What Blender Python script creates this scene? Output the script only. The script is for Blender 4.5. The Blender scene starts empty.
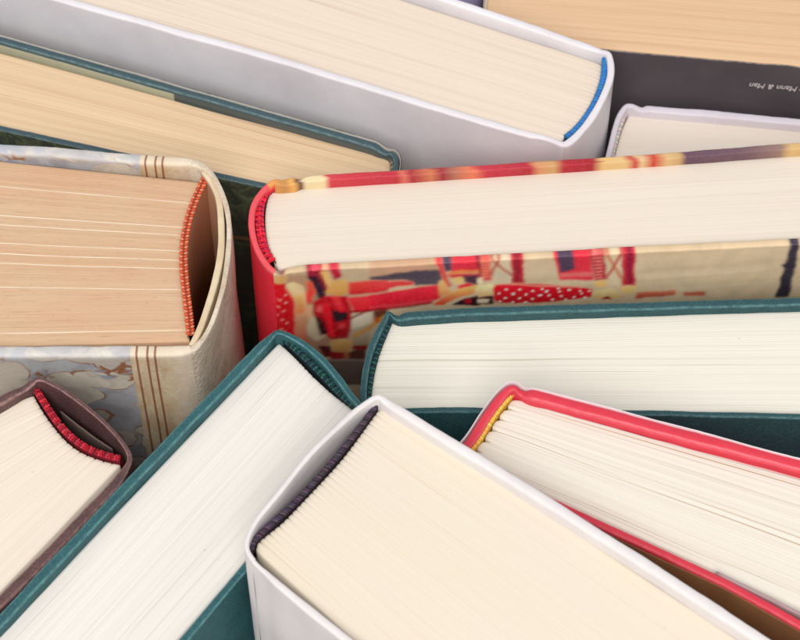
import bpy, math, random
import numpy as np
from mathutils import Vector, noise as mnoise

random.seed(7)
rng = np.random.default_rng(7)
SC = bpy.context.scene
COL = SC.collection

# ------------------------------------------------------------------ camera
REF = 0.200                       # height of the middle book tops, metres
ELEV = math.radians(52.0)         # the camera looks down at 52 degrees
DIST = 0.588
FPX = 2000.0                      # focal length in pixels of an 800 px wide frame
fwd = np.array([0.0, math.cos(ELEV), -math.sin(ELEV)])
upv = np.array([0.0, math.sin(ELEV), math.cos(ELEV)])
rgt = np.array([1.0, 0.0, 0.0])
CAM = np.array([0.0, 0.0, REF]) - fwd * DIST
cd = bpy.data.cameras.new('camera')
cam = bpy.data.objects.new('camera', cd)
COL.objects.link(cam)
cam.location = CAM
cam.rotation_euler = (math.pi / 2 - ELEV, 0, 0)
cd.sensor_width = 36.0
cd.lens = FPX / 800 * 36.0
cd.clip_start = 0.01
cd.clip_end = 50.0
cd.dof.use_dof = True
cd.dof.focus_distance = DIST - 0.005
cd.dof.aperture_fstop = 36.0
SC.camera = cam

# ------------------------------------------------------------------ light
w = bpy.data.worlds.new('World')
SC.world = w
w.use_nodes = True
bg = w.node_tree.nodes['Background']
bg.inputs[0].default_value = (0.985, 0.965, 0.985, 1)
bg.inputs[1].default_value = 0.62


def area(name, loc, target, size, power, col):
    l = bpy.data.lights.new(name, 'AREA')
    l.shape = 'DISK'
    l.size = size
    l.energy = power
    l.color = col
    o = bpy.data.objects.new(name, l)
    COL.objects.link(o)
    o.location = loc
    d = Vector(target) - Vector(loc)
    o.rotation_euler = d.to_track_quat('-Z', 'Y').to_euler()
    return o


area('softbox_lamp', (-0.15, -1.50, 2.00), (0, 0, 0.2), 1.3, 50.0, (1.0, 0.975, 0.945))

SC.view_settings.view_transform = 'Standard'
SC.view_settings.look = 'None'
SC.view_settings.exposure = 0.0
SC.view_settings.gamma = 1.0


# ------------------------------------------------------------------ helpers
def at(px, py, z):
    """the point of the horizontal plane at height z seen at (px, py) of the 800x640 frame"""
    d = fwd * FPX + rgt * (px - 400) - upv * (py - 320)
    t = (z - CAM[2]) / d[2]
    p = CAM + d * t
    return p[:2]


def lin(c):
    c = np.asarray(c, float) / 255.0
    return np.where(c <= 0.04045, c / 12.92, ((c + 0.055) / 1.055) ** 2.4)


IRR = 1.12


def alb(r, g, b, k=1.0):
    v = np.clip(lin((r, g, b)) / IRR * k, 0, 0.9)
    return (float(v[0]), float(v[1]), float(v[2]), 1.0)


def nz(x, y=0.0, z=0.0):
    return mnoise.noise((x, y, z))


def chaikin(P, n):
    P = np.asarray(P, float)
    for _ in range(n):
        Q = [P[0]]
        for a, b in zip(P[:-1], P[1:]):
            Q.append(a * 0.75 + b * 0.25)
            Q.append(a * 0.25 + b * 0.75)
        Q.append(P[-1])
        P = np.array(Q)
    return P


def resample(P, step, keep=2):
    """P rows start with x, y; equal arc-length samples of every column"""
    d = np.r_[0, np.cumsum(np.hypot(*(P[1:, :2] - P[:-1, :2]).T))]
    n = max(2, int(d[-1] / step) + 1)
    s = np.linspace(0, d[-1], n)
    return np.stack([np.interp(s, d, P[:, k]) for k in range(P.shape[1])], 1), s


def mesh_obj(name, verts, faces, mat, parent=None, uv=None, col=None, edge=None, smooth=True):
    me = bpy.data.meshes.new(name)
    V = np.asarray(verts, float).copy()
    o = bpy.data.objects.new(name, me)
    COL.objects.link(o)
    if parent is not None:
        o.parent = parent
        V -= np.array(parent['base'])
        o['base'] = parent['base']
    me.from_pydata([tuple(v) for v in V], [], faces)
    me.materials.append(mat)
    if smooth:
        me.polygons.foreach_set('use_smooth', [True] * len(me.polygons))
    li = np.empty(len(me.loops), dtype=np.int32)
    me.loops.foreach_get('vertex_index', li)
    if uv is not None:
        l = me.uv_layers.new(name='UVMap')
        l.data.foreach_set('uv', np.asarray(uv, np.float32)[li].ravel())
    if col is not None:
        a = me.color_attributes.new('Col', 'FLOAT_COLOR', 'POINT')
        c = np.ones((len(V), 4), np.float32)
        c[:, :3] = col
        a.data.foreach_set('color', c.ravel())
    if edge is not None:
        a = me.attributes.new('edge', 'FLOAT', 'POINT')
        a.data.foreach_set('value', np.asarray(edge, np.float32))
    me.update()
    return o


def thing(name, label, cat, xy, group='books standing on end, packed together'):
    o = bpy.data.objects.new(name, None)
    COL.objects.link(o)
    o.empty_display_size = 0.03
    o.location = (xy[0], xy[1], 0)
    o['label'] = label
    o['category'] = cat
    o['group'] = group
    o['base'] = (float(xy[0]), float(xy[1]), 0.0)
    return o


# ------------------------------------------------------------------ materials
class NT:
    def __init__(self, name):
        self.m = bpy.data.materials.new(name)
        self.m.use_nodes = True
        self.t = self.m.node_tree
        self.b = self.t.nodes['Principled BSDF']

    def n(self, typ, ins=None, **kw):
        nd = self.t.nodes.new(typ)
        for k, v in kw.items():
            setattr(nd, k, v)
        for k, v in (ins or {}).items():
            self.put(nd.inputs[k], v)
        return nd

    def put(self, sock, v):
        if isinstance(v, bpy.types.NodeSocket):
            self.t.links.new(v, sock)
        else:
            sock.default_value = v

    def uv(self):
        u = self.n('ShaderNodeUVMap', uv_map='UVMap')
        return u.outputs[0]

    def map(self, vec, sx, sy, sz=1.0, off=(0, 0, 0)):
        return self.n('ShaderNodeMapping', {0: vec, 'Scale': (sx, sy, sz), 'Location': off}).outputs[0]

    def noise(self, vec, scale, detail=2.0, rough=0.5, dist=0.0):
        return self.n('ShaderNodeTexNoise', {'Vector': vec, 'Scale': scale, 'Detail': detail,
                                             'Roughness': rough, 'Distortion': dist}).outputs[0]

    def rng(self, v, a, b, c=0.0, d=1.0):
        return self.n('ShaderNodeMapRange', {0: v, 1: a, 2: b, 3: c, 4: d}).outputs[0]

    def mix(self, f, a, b, mode='MIX'):
        nd = self.n('ShaderNodeMix', data_type='RGBA', blend_type=mode)
        self.put(nd.inputs[0], f)
        self.put(nd.inputs[6], a)
        self.put(nd.inputs[7], b)
        return nd.outputs[2]

    def math(self, op, a, b=0.0, c=0.0):
        nd = self.n('ShaderNodeMath', operation=op)
        self.put(nd.inputs[0], a)
        self.put(nd.inputs[1], b)
        self.put(nd.inputs[2], c)
        return nd.outputs[0]

    def bump(self, h, strength, dist):
        nd = self.n('ShaderNodeBump', {'Strength': strength, 'Distance': dist, 'Height': h})
        self.t.links.new(nd.outputs[0], self.b.inputs['Normal'])

    def out(self, col, rough=0.6, spec=0.4):
        self.put(self.b.inputs['Base Color'], col)
        self.put(self.b.inputs['Roughness'], rough)
        self.put(self.b.inputs['Specular IOR Level'], spec)
        return self.m


def paper(name, base, dark, seed, line=0.5, streak=1.0, tint=None, lines=None, freq=1.0, speck=0.0):
    """page edges: streaks along the leaves, sparse darker gaps, faint blotches"""
    k = NT(name)
    uv = k.uv()
    off = (seed * 3.7, seed * 5.3, seed)
    a = k.noise(k.map(uv, 5, 4200 * freq, 1, off), 1.0, 2, 0.6)
    b = k.noise(k.map(uv, 3, 520 * freq, 1, off), 1.0, 3, 0.6)
    c = k.noise(k.map(uv, 6, 2300 * freq, 1, (seed * 1.7, seed * 9.1, 0)), 1.0, 1, 0.5)
    d = k.noise(k.map(uv, 28, 60, 1, off), 1.0, 3, 0.5)
    c2 = k.noise(k.map(uv, 11, 3600 * freq, 1, (seed * 4.1, seed * 2.3, 0)), 1.0, 1, 0.5)
    gate = k.rng(k.noise(k.map(uv, 2, 190 * freq, 1, (seed, 3, 0)), 1.0, 2, 0.5), 0.42, 0.6, 0.25, 1.0)
    col = k.mix(k.rng(a, 0.40, 0.68, 0.0, 0.20 * streak), base, dark)
    col = k.mix(k.rng(b, 0.45, 0.75, 0.0, 0.18 * streak), col, dark)
    col = k.mix(k.math('MULTIPLY', gate, k.rng(c, 0.665, 0.72, 0.0, 0.95 * line)), col, dark)
    col = k.mix(k.rng(c2, 0.705, 0.75, 0.0, 0.85 * line), col, dark)
    dust = k.noise(k.map(uv, 420, 620, 1, off), 1.0, 1, 0.5)
    col = k.mix(k.rng(dust, 0.80, 0.84, 0.0, 0.6), col, dark)
    if tint is not None:
        col = k.mix(k.rng(d, 0.4, 0.75, 0.0, 0.5), col, tint)
    if speck > 0:
        s1 = k.noise(k.map(uv, 500, 1500, 1, off), 1.0, 3, 0.7)
        s2 = k.noise(k.map(uv, 90, 2200, 1, off), 1.0, 2, 0.6)
        col = k.mix(k.rng(s1, 0.60, 0.76, 0.0, 0.55 * speck), col, dark)
        col = k.mix(k.rng(s2, 0.58, 0.74, 0.0, 0.45 * speck), col, dark)
    if lines:
        wob = k.noise(k.map(uv, 14, 3, 1, off), 1.0, 1, 0.5)
        sep = k.n('ShaderNodeSeparateXYZ', {0: uv})
        v = k.math('ADD', sep.outputs[1], k.math('MULTIPLY', k.math('SUBTRACT', wob, 0.5), 0.0016))
        acc = None
        for lv in lines:
            e = k.math('ABSOLUTE', k.math('SUBTRACT', v, lv[0]))
            g = k.rng(e, lv[1] * 0.5, lv[1], 1.0, 0.0)
            acc = g if acc is None else k.math('MAXIMUM', acc, g)
        brk = k.rng(k.noise(k.map(uv, 60, 200, 1, off), 1.0, 2), 0.3, 0.55, 0.45, 1.0)
        col = k.mix(k.math('MULTIPLY', acc, brk), col, alb(252, 238, 215))
    k.bump(a, 0.30, 0.0003)
    return k.out(col, 0.9, 0.1)


def cloth(name, base, worn, rough=0.62, weave=1.0, wear=0.7, dark=None, seed=0.0, inner=None):
    """book cloth / paper over board with rubbed edges"""
    k = NT(name)
    uv = k.uv()
    ob = k.n('ShaderNodeTexCoord').outputs['Object']
    f = k.noise(ob, 1700, 3, 0.7)
    g = k.noise(ob, 130, 4, 0.6)
    h = k.noise(k.map(uv, 500, 500, 1, (seed, 0, 0)), 1.0, 3, 0.6)
    col = k.mix(k.rng(g, 0.35, 0.7, 0.0, 0.55), base, dark or tuple([c * 0.72 for c in base[:3]] + [1]))
    col = k.mix(k.rng(f, 0.48, 0.72, 0.0, 0.34 * weave), col, worn)
    e = k.n('ShaderNodeAttribute', attribute_name='edge').outputs['Fac']
    col = k.mix(k.math('MULTIPLY', e, k.rng(h, 0.3, 0.62, 0.1, wear)), col, worn)
    if inner is not None:
        sv_ = k.n('ShaderNodeSeparateXYZ', {0: uv}).outputs[1]
        col = k.mix(k.rng(sv_, -.0034, -.0022, 1, 0), col, inner)
    k.bump(f, 0.6 * weave, 0.0006)
    return k.out(col, rough, 0.4)


def board_paper(name, base, shade, rough=0.38, seed=0.0):
    """smooth laminated white paper over board"""
    k = NT(name)
    ob = k.n('ShaderNodeTexCoord').outputs['Object']
    g = k.noise(ob, 38, 4, 0.6)
    f = k.noise(ob, 700, 2, 0.6)
    col = k.mix(k.rng(g, 0.35, 0.72, 0.0, 0.7), base, shade)
    col = k.mix(k.rng(f, 0.55, 0.8, 0.0, 0.25), col, shade)
    k.bump(g, 0.12, 0.002)
    return k.out(col, rough, 0.4)


def printed(name, rough=0.5):
    k = NT(name)
    c = k.n('ShaderNodeVertexColor', layer_name='Col').outputs[0]
    ob = k.n('ShaderNodeTexCoord').outputs['Object']
    g = k.noise(ob, 900, 2, 0.6)
    col = k.mix(k.rng(g, 0.4, 0.8, 0.0, 0.04), c, (0.75, 0.68, 0.6, 1))
    k.bump(k.noise(ob, 60, 3), 0.1, 0.001)
    return k.out(col, rough, 0.25)


def thread(name, rough=0.75):
    k = NT(name)
    c = k.n('ShaderNodeVertexColor', layer_name='Col').outputs[0]
    ob = k.n('ShaderNodeTexCoord').outputs['Object']
    f = k.noise(ob, 5000, 2, 0.6)
    col = k.mix(k.rng(f, 0.35, 0.75, 0.0, 0.3), c, (0.02, 0.015, 0.015, 1))
    k.bump(f, 0.4, 0.0003)
    return k.out(col, rough, 0.3)


def plain(name, c, rough=0.6, spec=0.3, vary=0.15):
    k = NT(name)
    ob = k.n('ShaderNodeTexCoord').outputs['Object']
    f = k.noise(ob, 300, 3, 0.6)
    col = k.mix(k.rng(f, 0.4, 0.75, 0.0, vary), c, tuple([x * 0.6 for x in c[:3]] + [1]))
    k.bump(f, 0.1, 0.0005)
    return k.out(col, rough, spec)


THREAD = thread('stitched_thread')


# ------------------------------------------------------------------ book parts
def smooth_path(pts, h, n=3, step=0.0007):
    """pts rows: px, py, half width mm, dz mm, segment number (0 front, 1 spine, 2 back)"""
    R = []
    for p in pts:
        xy = at(p[0], p[1], h + p[3] / 1000)
        R.append([xy[0], xy[1], p[2] / 1000, p[3] / 1000, p[4]])
    return np.array(R)


def extend(R, L, end):
    """push the last (or first) point out so that the last straight leg has length L"""
    R = R.copy()
    i, j = (-1, -2) if end else (0, 1)
    d = R[i, :2] - R[j, :2]
    d /= np.hypot(*d)
    R[i, :2] = R[j, :2] + d * L
    return R


def make_path(pts, h, LF, LB, chk=2, step=0.0008):
    R = smooth_path(pts, h)
    sm = R[R[:, 4] == 1, :2].mean(0)
    for i, j, L in ((0, 1, LF), (-1, -2, LB)):          # both covers end L from the spine
        d = R[i, :2] - R[j, :2]
        d /= np.hypot(*d)
        R[i, :2] = R[j, :2] + d * (L - (R[j, :2] - sm) @ d)
    # a helper point near each board's inner end keeps the long legs straight

    def guard(R, i, j):
        d = R[i, :2] - R[j, :2]
        d = d / np.hypot(*d)
        q = R[j].copy()
        q[:2] += d * 0.004
        return q
    q0 = guard(R, 0, 1)
    q1 = guard(R, -1, -2)
    R = np.vstack([R[:1], q0[None], R[1:-1], q1[None], R[-1:]])
    P = chaikin(R, chk)
    P, s = resample(P, step)
    return P, s


SIDE = [0.0004, 0.001, 0.002, 0.004, 0.007, 0.011, 0.016, 0.022, 0.03, 0.04, 0.055, 0.075, 0.1, 0.13]


def sweep(name, P, s, h, mat, parent, sel=None, levels=SIDE, groove=0.0, wob=0.00025, seed=0.0,
          colour=None, offset=0.0, hw=None, u0=None, caps=(True, True), rcap=0.0008, zoff=0.0):
    """a board or spine: the plan path P pulled up to height h with a rounded, slightly uneven top"""
    T = np.gradient(P[:, :2], axis=0)
    T /= np.hypot(T[:, 0], T[:, 1])[:, None]
    N = np.stack([T[:, 1], -T[:, 0]], 1)        # outer side (checked by the caller's order)
    if ((P[:, :2] - P[:, :2].mean(0)) * N).sum() < 0:
        N = -N
    idx = np.arange(len(P)) if sel is None else np.where(sel)[0]
    if sel is not None and idx[-1] + 1 < len(P):
        idx = np.r_[idx, idx[-1] + 1]
    prof = []                                    # (across -1..1, depth, edge, side)
    bot = h - 0.0005
    lv = [l for l in levels if l < bot] + [bot]
    for l in reversed(lv):
        prof.append((-1.0, 'd', l, 0.0))
    for k in range(1, 8):
        a = math.pi * (1 - k / 8)
        prof.append((math.cos(a), 'a', math.sin(a), 1.0 if k in (1, 2, 6, 7) else 0.0))
    for l in lv:
        prof.append((1.0, 'd', l, 0.0))
    nP = len(prof)
    verts, uv, edge, info = [], [], [], []
    base_s = s[idx[0]] if u0 is None else u0
    for i in idx:
        x, y, w, dz = P[i, :4]
        if hw is not None:
            w = hw
        n = N[i]
        cx, cy = x + n[0] * offset, y + n[1] * offset
        r = min(w * 0.9, rcap)
        si = s[i]
        wz = 0.00016 * nz(si * 90, seed, 1.3) + 0.00012 * nz(si * 420, seed, 4.1)
        ww = 1 + 0.10 * nz(si * 140, seed, 7.7)
        for (a, kind, val, ed) in prof:
            if kind == 'd':
                dep = val if val > 0.0005 else r
                if val <= 0.0005:
                    dep = r
                elif val < r:
                    dep = r + val * 0.2
                off = a * w * ww
                e = ed
            else:
                dep = r * (1 - val) if abs(a) > 1e-6 else 0.0
                # squared-off top: push the arc towards the corner
                sq = math.copysign(abs(a) ** 0.75, a) if abs(a) > 1e-6 else 0.0
                off = sq * w * ww
                dep = r * (1 - val ** 0.7)
                if groove and abs(a) < 0.2:
                    dep += groove
                e = ed
            fall = math.exp(-dep / 0.02)
            lat = wob * nz(si * 45, dep * 45, seed) + wob * 0.6 * nz(si * 12, dep * 16, seed + 5)
            px_ = cx + n[0] * (off + lat)
            py_ = cy + n[1] * (off + lat)
            z = h + zoff + dz * fall - dep + (wz if dep < 0.004 else 0)
            verts.append((px_, py_, max(z, 0.0003)))
            sd = 1 if a > 0 else -1
            uv.append((abs(si - base_s), off + sd * dep))
            edge.append(e)
            info.append((i, si - base_s, dep, a))
    faces = []
    n = len(idx)
    for q in range(n - 1):
        for k in range(nP - 1):
            a = q * nP + k
            faces.append((a, a + 1, a + nP + 1, a + nP))
        a = q * nP
        faces.append((a + nP - 1, a, a + nP, a + 2 * nP - 1))
    if caps[0]:
        faces.append(tuple(range(nP - 1, -1, -1)))
    if caps[1]:
        faces.append(tuple(range((n - 1) * nP, n * nP)))
    col = None
    V = np.array(verts)
    if colour is not None:
        col = colour(V, np.array(info))
    return mesh_obj(name, V, faces, mat, parent, uv=uv, edge=edge, col=col)


def case(parent, pts, h, LF, LB, mats, seed=0.0, chk=2, levels=SIDE, groove=0.0, wob=0.00025,
         colour=None, names=('front_cover', 'spine', 'back_cover'), step=0.0008, rcap=0.0008):
    """front cover, spine and back cover along one path; u runs from the joints outwards"""
    P, s = make_path(pts, h, LF, LB, chk, step)
    seg = P[:, 4]
    sels = [seg < 0.5, (seg >= 0.5) & (seg < 1.5), seg >= 1.5]
    out = []
    for k in range(3):
        ii = np.where(sels[k])[0]
        u0 = s[ii[-1]] if k == 0 else s[ii[0]]
        lv = levels[k] if isinstance(levels[0], list) else levels
        out.append(sweep(names[k], P, s, h, mats[k], parent, sels[k], lv, groove, wob, seed + k,
                         colour[k] if colour else None, u0=u0, caps=(k == 0, k == 2), rcap=rcap))
    return P, s, out


def text_block(parent, spine, far_f, far_b, z, L, mat, seed=0.0, rows=170, sig=0, scal=0.0003, jit=0.00005,
               name='text_block', round_edge=0.0005, gaps=6):
    """the leaves: rows run from the spine edge to the fore-edge, each a hair higher or lower"""
    S = np.array([at(p[0], p[1], z) for p in spine])      # front -> back
    S = chaikin(S, 2)
    F, B = at(*far_f, z), at(*far_b, z)
    dF, dB = F - S[0], B - S[-1]
    dF /= np.hypot(*dF)
    dB /= np.hypot(*dB)
    d = np.r_[0, np.cumsum(np.hypot(*(S[1:] - S[:-1]).T))]
    th = d[-1]
    t = np.linspace(0, 1, rows)
    Sx = np.interp(t * th, d, S[:, 0])
    Sy = np.interp(t * th, d, S[:, 1])
    cols = [0, .00025, .0006, .0011, .0018, .003, .0045, .0065, .009, .012, .016, .021, .027, .034, .042,
            .052, .064, .071, .078, .086, .094, .112, .132, .155, .18, .21]
    cols = [c for c in cols if c < L - 0.005] + [L]
    nC = len(cols)
    zj = rng.normal(0, jit, rows)
    zj = 0.5 * zj + 0.5 * np.interp(np.arange(rows), np.arange(0, rows + 4, 4), rng.normal(0, jit, len(np.arange(0, rows + 4, 4))))
    cut = {}
    for _ in range(gaps):
        gi = int(rng.integers(6, rows - 6))
        g0 = float(rng.uniform(-.03, L * .7))
        cut[gi] = (g0, g0 + float(rng.uniform(.025, .11)), float(rng.uniform(.0003, .0008)))
    verts, uv = [], []
    for i in range(rows):
        dr = dF * (1 - t[i]) + dB * t[i]
        dr /= np.hypot(*dr)
        if sig:
            ph = (t[i] * sig) % 1.0
            valley = abs(2 * ph - 1) ** (5 if sig < 10 else 9)
        else:
            valley = max(0.0, nz(t[i] * 60, seed)) * 0.8
        edge = min(t[i], 1 - t[i]) * th
        re = 0.0005 * math.exp(-edge / 0.0004)
        for j, c in enumerate(cols):
            cc = c + scal * valley * math.exp(-c / 0.004) + 0.00015 * nz(i * 0.7, seed, 3) * math.exp(-c / 0.002)
            lat = 0.00022 * nz(c * 40, t[i] * 6, seed)
            nx, ny = -dr[1], dr[0]
            zz = z + zj[i] * (0.6 + 0.8 * nz(c * 25, i * 0.37, seed)) - 0.0004 * valley * math.exp(-c / 0.003) * (1 if sig else .5) \
                - round_edge * math.exp(-c / 0.0006) - re + 0.0004 * nz(c * 12, t[i] * 2, seed + 9)
            verts.append((Sx[i] + dr[0] * cc + nx * lat, Sy[i] + dr[1] * cc + ny * lat, zz))
            if i in cut:
                g0, g1, gd_ = cut[i]
                zz -= gd_ * max(0.0, min(1.0, (c - g0) / .01, (g1 - c) / .01))
            uv.append((c, t[i] * th))
    faces = []
    for i in range(rows - 1):
        for j in range(nC - 1):
            a = i * nC + j
            faces.append((a, a + 1, a + nC + 1, a + nC))
    # skirt down to the foot of the book
    loop = [j for j in range(nC)] + [i * nC + nC - 1 for i in range(1, rows)] + \
           [(rows - 1) * nC + j for j in range(nC - 2, -1, -1)] + [i * nC for i in range(rows - 2, 0, -1)]
    base = len(verts)
    for v in loop:
        verts.append((verts[v][0], verts[v][1], 0.004))
        uv.append((uv[v][0], uv[v][1]))
    m = len(loop)
    for k in range(m):
        a, b = loop[k], loop[(k + 1) % m]
        faces.append((b, a, base + k, base + (k + 1) % m))
    faces.append(tuple(base + k for k in range(m)))
    return mesh_obj(name, verts, faces, mat, parent, uv=uv)


def ellipsoid(c, ax, V, F, C, col, nu=8, nv=6):
    b = len(V)
    for i in range(nv + 1):
        th = math.pi * i / nv
        for j in range(nu):
            ph = 2 * math.pi * j / nu
            v = c + ax[0] * math.sin(th) * math.cos(ph) + ax[1] * math.sin(th) * math.sin(ph) + ax[2] * math.cos(th)
            V.append(v)
            C.append(col)
    for i in range(nv):
        for j in range(nu):
            a = b + i * nu + j
            a2 = b + i * nu + (j + 1) % nu
            F.append((a, a2, a2 + nu, a + nu))


def headband(parent, pts, z, r, pitch, cols, style='twist', ang=35, core=None, name='headband', lift=0.0, drop=0.006, low=None):
    """a stitched band along the spine edge of the leaves"""
    S = chaikin(np.array([at(p[0], p[1], z) for p in pts]), 3)
    S, s = resample(S, 0.0004)
    T = np.gradient(S, axis=0)
    T /= np.hypot(T[:, 0], T[:, 1])[:, None]
    V, F, C = [], [], []
    core = core if core is not None else [x * 0.35 for x in cols[0]]
    # the core: a flattened cord with a tape running down the back of the leaves
    k = 10
    b = len(V)
    for i in range(len(S)):
        n = np.array([T[i, 1], -T[i, 0]])
        for j in range(k):
            a = 2 * math.pi * j / k
            V.append(np.array([S[i, 0] + n[0] * r * .8 * math.cos(a), S[i, 1] + n[1] * r * .8 * math.cos(a),
                               z + lift + r * .8 * math.sin(a) - (drop if math.sin(a) < -0.5 else 0)]))
            C.append(low if (low is not None and math.sin(a) < .1) else core)
    for i in range(len(S) - 1):
        for j in range(k):
            a, c = b + i * k + j, b + i * k + (j + 1) % k
            F.append((a, c, c + k, a + k))
    q = pitch * .5
    i_st = 0
    while q < s[-1]:
        i = int(np.searchsorted(s, q))
        i = min(i, len(S) - 1)
        t3 = np.array([T[i, 0], T[i, 1], 0])
        n3 = np.array([T[i, 1], -T[i, 0], 0])
        up = np.array([0, 0, 1.0])
        c0 = np.array([S[i, 0], S[i, 1], z + lift])
        col = cols[i_st % len(cols)]
        jt = random.uniform(-.08, .08)
        col = [max(0, x * (1 + random.uniform(-.16, .16))) for x in col]
        if style == 'chevron':
            for sg in (-1, 1):
                a = math.radians(ang) * sg
                d = n3 * math.cos(a) * sg + t3 * math.sin(abs(a))
                d2 = t3 * math.cos(a) - n3 * math.sin(a)
                cc = c0 + n3 * sg * r * .5 + up * r * .42
                ellipsoid(cc, (d * r * .72, d2 * pitch * .36, up * r * .45), V, F, C,
                          cols[(i_st + (0 if sg < 0 else 1)) % len(cols)] if len(cols) > 1 else col)
        elif style == 'knit':
            for sg in (-1, 0, 1):
                a = math.radians(ang) * (1 if (i_st + sg) % 2 else -1)
                d = n3 * math.cos(a) + t3 * math.sin(a)
                d2 = t3 * math.cos(a) - n3 * math.sin(a)
                ellipsoid(c0 + n3 * sg * r * .62 + up * r * (.75 - .3 * abs(sg)) + t3 * random.uniform(-.2, .2) * pitch,
                          (d * r * .5, d2 * pitch * .5, up * r * .4), V, F, C,
                          [x * random.uniform(.7, 1.1) for x in col])
        else:
            a = math.radians(ang) + jt
            d = n3 * math.cos(a) + t3 * math.sin(a)
            d2 = t3 * math.cos(a) - n3 * math.sin(a)
            ellipsoid(c0 + up * r * .25, (d * r * 1.12, d2 * pitch * .52, up * r * .95), V, F, C, col)
        q += pitch
        i_st += 1
    return mesh_obj(name, V, F, THREAD, parent, col=np.array(C))


def mid(pts):
    return pts[len(pts) // 2]


def jacket(parent, P, s, h, mat, off, name='dust_jacket', seed=0.0, zoff=0.0, hw=0.00013, sel=None, levels=SIDE, wob=0.0003):
    return sweep(name, P, s, h, mat, parent, sel, levels, 0.0, wob, seed, None, offset=off, hw=hw, zoff=zoff)


# ------------------------------------------------------------------ the surface under the books
k = NT('pale_wooden_table')
ob = k.n('ShaderNodeTexCoord').outputs['Object']
g = k.noise(k.map(ob, 4, 60, 1), 1.0, 5, 0.6, 0.4)
tm = k.out(k.mix(k.rng(g, 0.3, 0.7), (0.55, 0.48, 0.42, 1), (0.42, 0.35, 0.29, 1)), 0.5, 0.3)
tb = mesh_obj('tabletop', [(-3, -3, 0), (3, -3, 0), (3, 3, 0), (-3, 3, 0)], [(0, 1, 2, 3)], tm)
tb['kind'] = 'structure'

# path rows: px, py, half thickness mm, rise mm, segment.  Order: far end of the front cover, joint,
# spine, joint, far end of the back cover.


# ---- 1. big white book at the top
H = 0.187
b = thing('hardcover_book', 'large smooth white book with a thin blue headband, at the top of the photo',
          'book', at(590, 105, H))
wm = board_paper('white_laminated_paper', alb(244, 241, 245, .97), alb(226, 220, 226, .94))
pts = [(66, 0, 1.45, 0, 0), (280, 59, 1.45, 0, 0), (526, 134, 1.4, 0, 0), (540, 135.5, 1.1, -.3, 0), (552, 139.5, 1.0, -.5, 0), (560, 143, 1.1, -.1, 0),
       (564.5, 144, 1.25, .1, 1), (569, 141.5, 1.3, .1, 1), (577, 135, 1.2, 0, 1), (591, 118.5, 1.2, .2, 1), (603, 97, 1.2, .3, 1),
       (610.5, 78, 1.2, .3, 1), (611.5, 65, 1.2, .1, 1), (609, 53, 1.0, .2, 1), (606, 51.5, .9, .1, 1),
       (600, 50.5, .9, -.6, 2), (592, 47.5, 1.1, -.5, 2), (584, 44.5, 1.4, 0, 2), (530, 26, 1.45, 0, 2), (440, -3.5, 1.45, 0, 2)]
case(b, pts, H, .26, .26, (wm, wm, wm), seed=11)
pm = paper('cream_page_edges', alb(243, 229, 211), alb(188, 152, 116), 1.0, line=.6, streak=.9)
text_block(b, [(561, 141), (572, 130), (583, 117), (594, 98), (601, 80), (602, 70), (602, 64)], (280, 60.5), (400, -1),
           H - .0035, .252, pm, 1, sig=22, scal=.0006)
headband(b, [(566, 138), (576, 130.5), (588, 116), (597.5, 99), (603.5, 81), (605, 69), (605, 59)], H - .0028, .0011, .0007,
         [(.03, .19, .52), (.05, .26, .60)], ang=12, core=(.02, .14, .42))

# ---- 2. grey-teal book with tan leaves, upper left
H = 0.180
b = thing('hardcover_book', 'tan-leaved blue-teal book with dark green jacket, between large white book and marbled book',
          'book', at(392, 175, H))
cm = cloth('blue_teal_book_cloth', alb(64, 90, 97), alb(122, 148, 152), wear=.7, inner=alb(92, 100, 98))
pts = [(0, 127.5, 1.25, 0, 0), (238, 179.5, 1.25, 0, 0), (362, 206, 1.2, 0, 0), (370, 208.5, 1.0, -.2, 0),
       (376, 207, .9, 0, 1), (386, 195, .9, 0, 1), (394, 178, .9, 0, 1), (397, 163, .9, 0, 1), (395, 155, .8, .4, 1), (391, 151.5, .8, .5, 1),
       (388, 153, .9, -1.0, 2), (383, 151, 1.1, -1.0, 2), (378, 147, 1.3, 0, 2), (372, 143.5, 1.35, 0, 2), (260, 112.5, 1.35, 0, 2), (160, 84, 1.35, 0, 2), (0, 38.5, 1.35, 0, 2)]
P, s, _ = case(b, pts, H, .185, .185, (cm, cm, cm), seed=23)
k = NT('dark_green_jacket')
ob = k.n('ShaderNodeTexCoord').outputs['Object']
e1 = k.noise(ob, 180, 5, .7, 1.5)
e2 = k.noise(ob, 30, 3, .6)
uvs = k.n('ShaderNodeSeparateXYZ', {0: k.uv()})
cc = k.mix(k.rng(e1, .45, .72), alb(62, 72, 62), alb(116, 126, 90))
cc = k.mix(k.rng(e2, .45, .65, 0, .8), cc, alb(74, 62, 60))
tw = k.math('ABSOLUTE', k.math('SUBTRACT', k.math('ADD', uvs.outputs[1], k.math('MULTIPLY', e2, .012)), .034))
cc = k.mix(k.rng(tw, .0006, .0012, .8, 0), cc, alb(150, 110, 70))
jm = k.out(cc, .35, .45)
# the jacket's cut edge is pale paper
jk = jacket(b, P, s, H, jm, .0016, seed=3, zoff=.0002)
seg = P[:, 4]
em = board_paper('pale_jacket_paper', alb(206, 200, 192), alb(186, 176, 166), .5)
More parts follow.
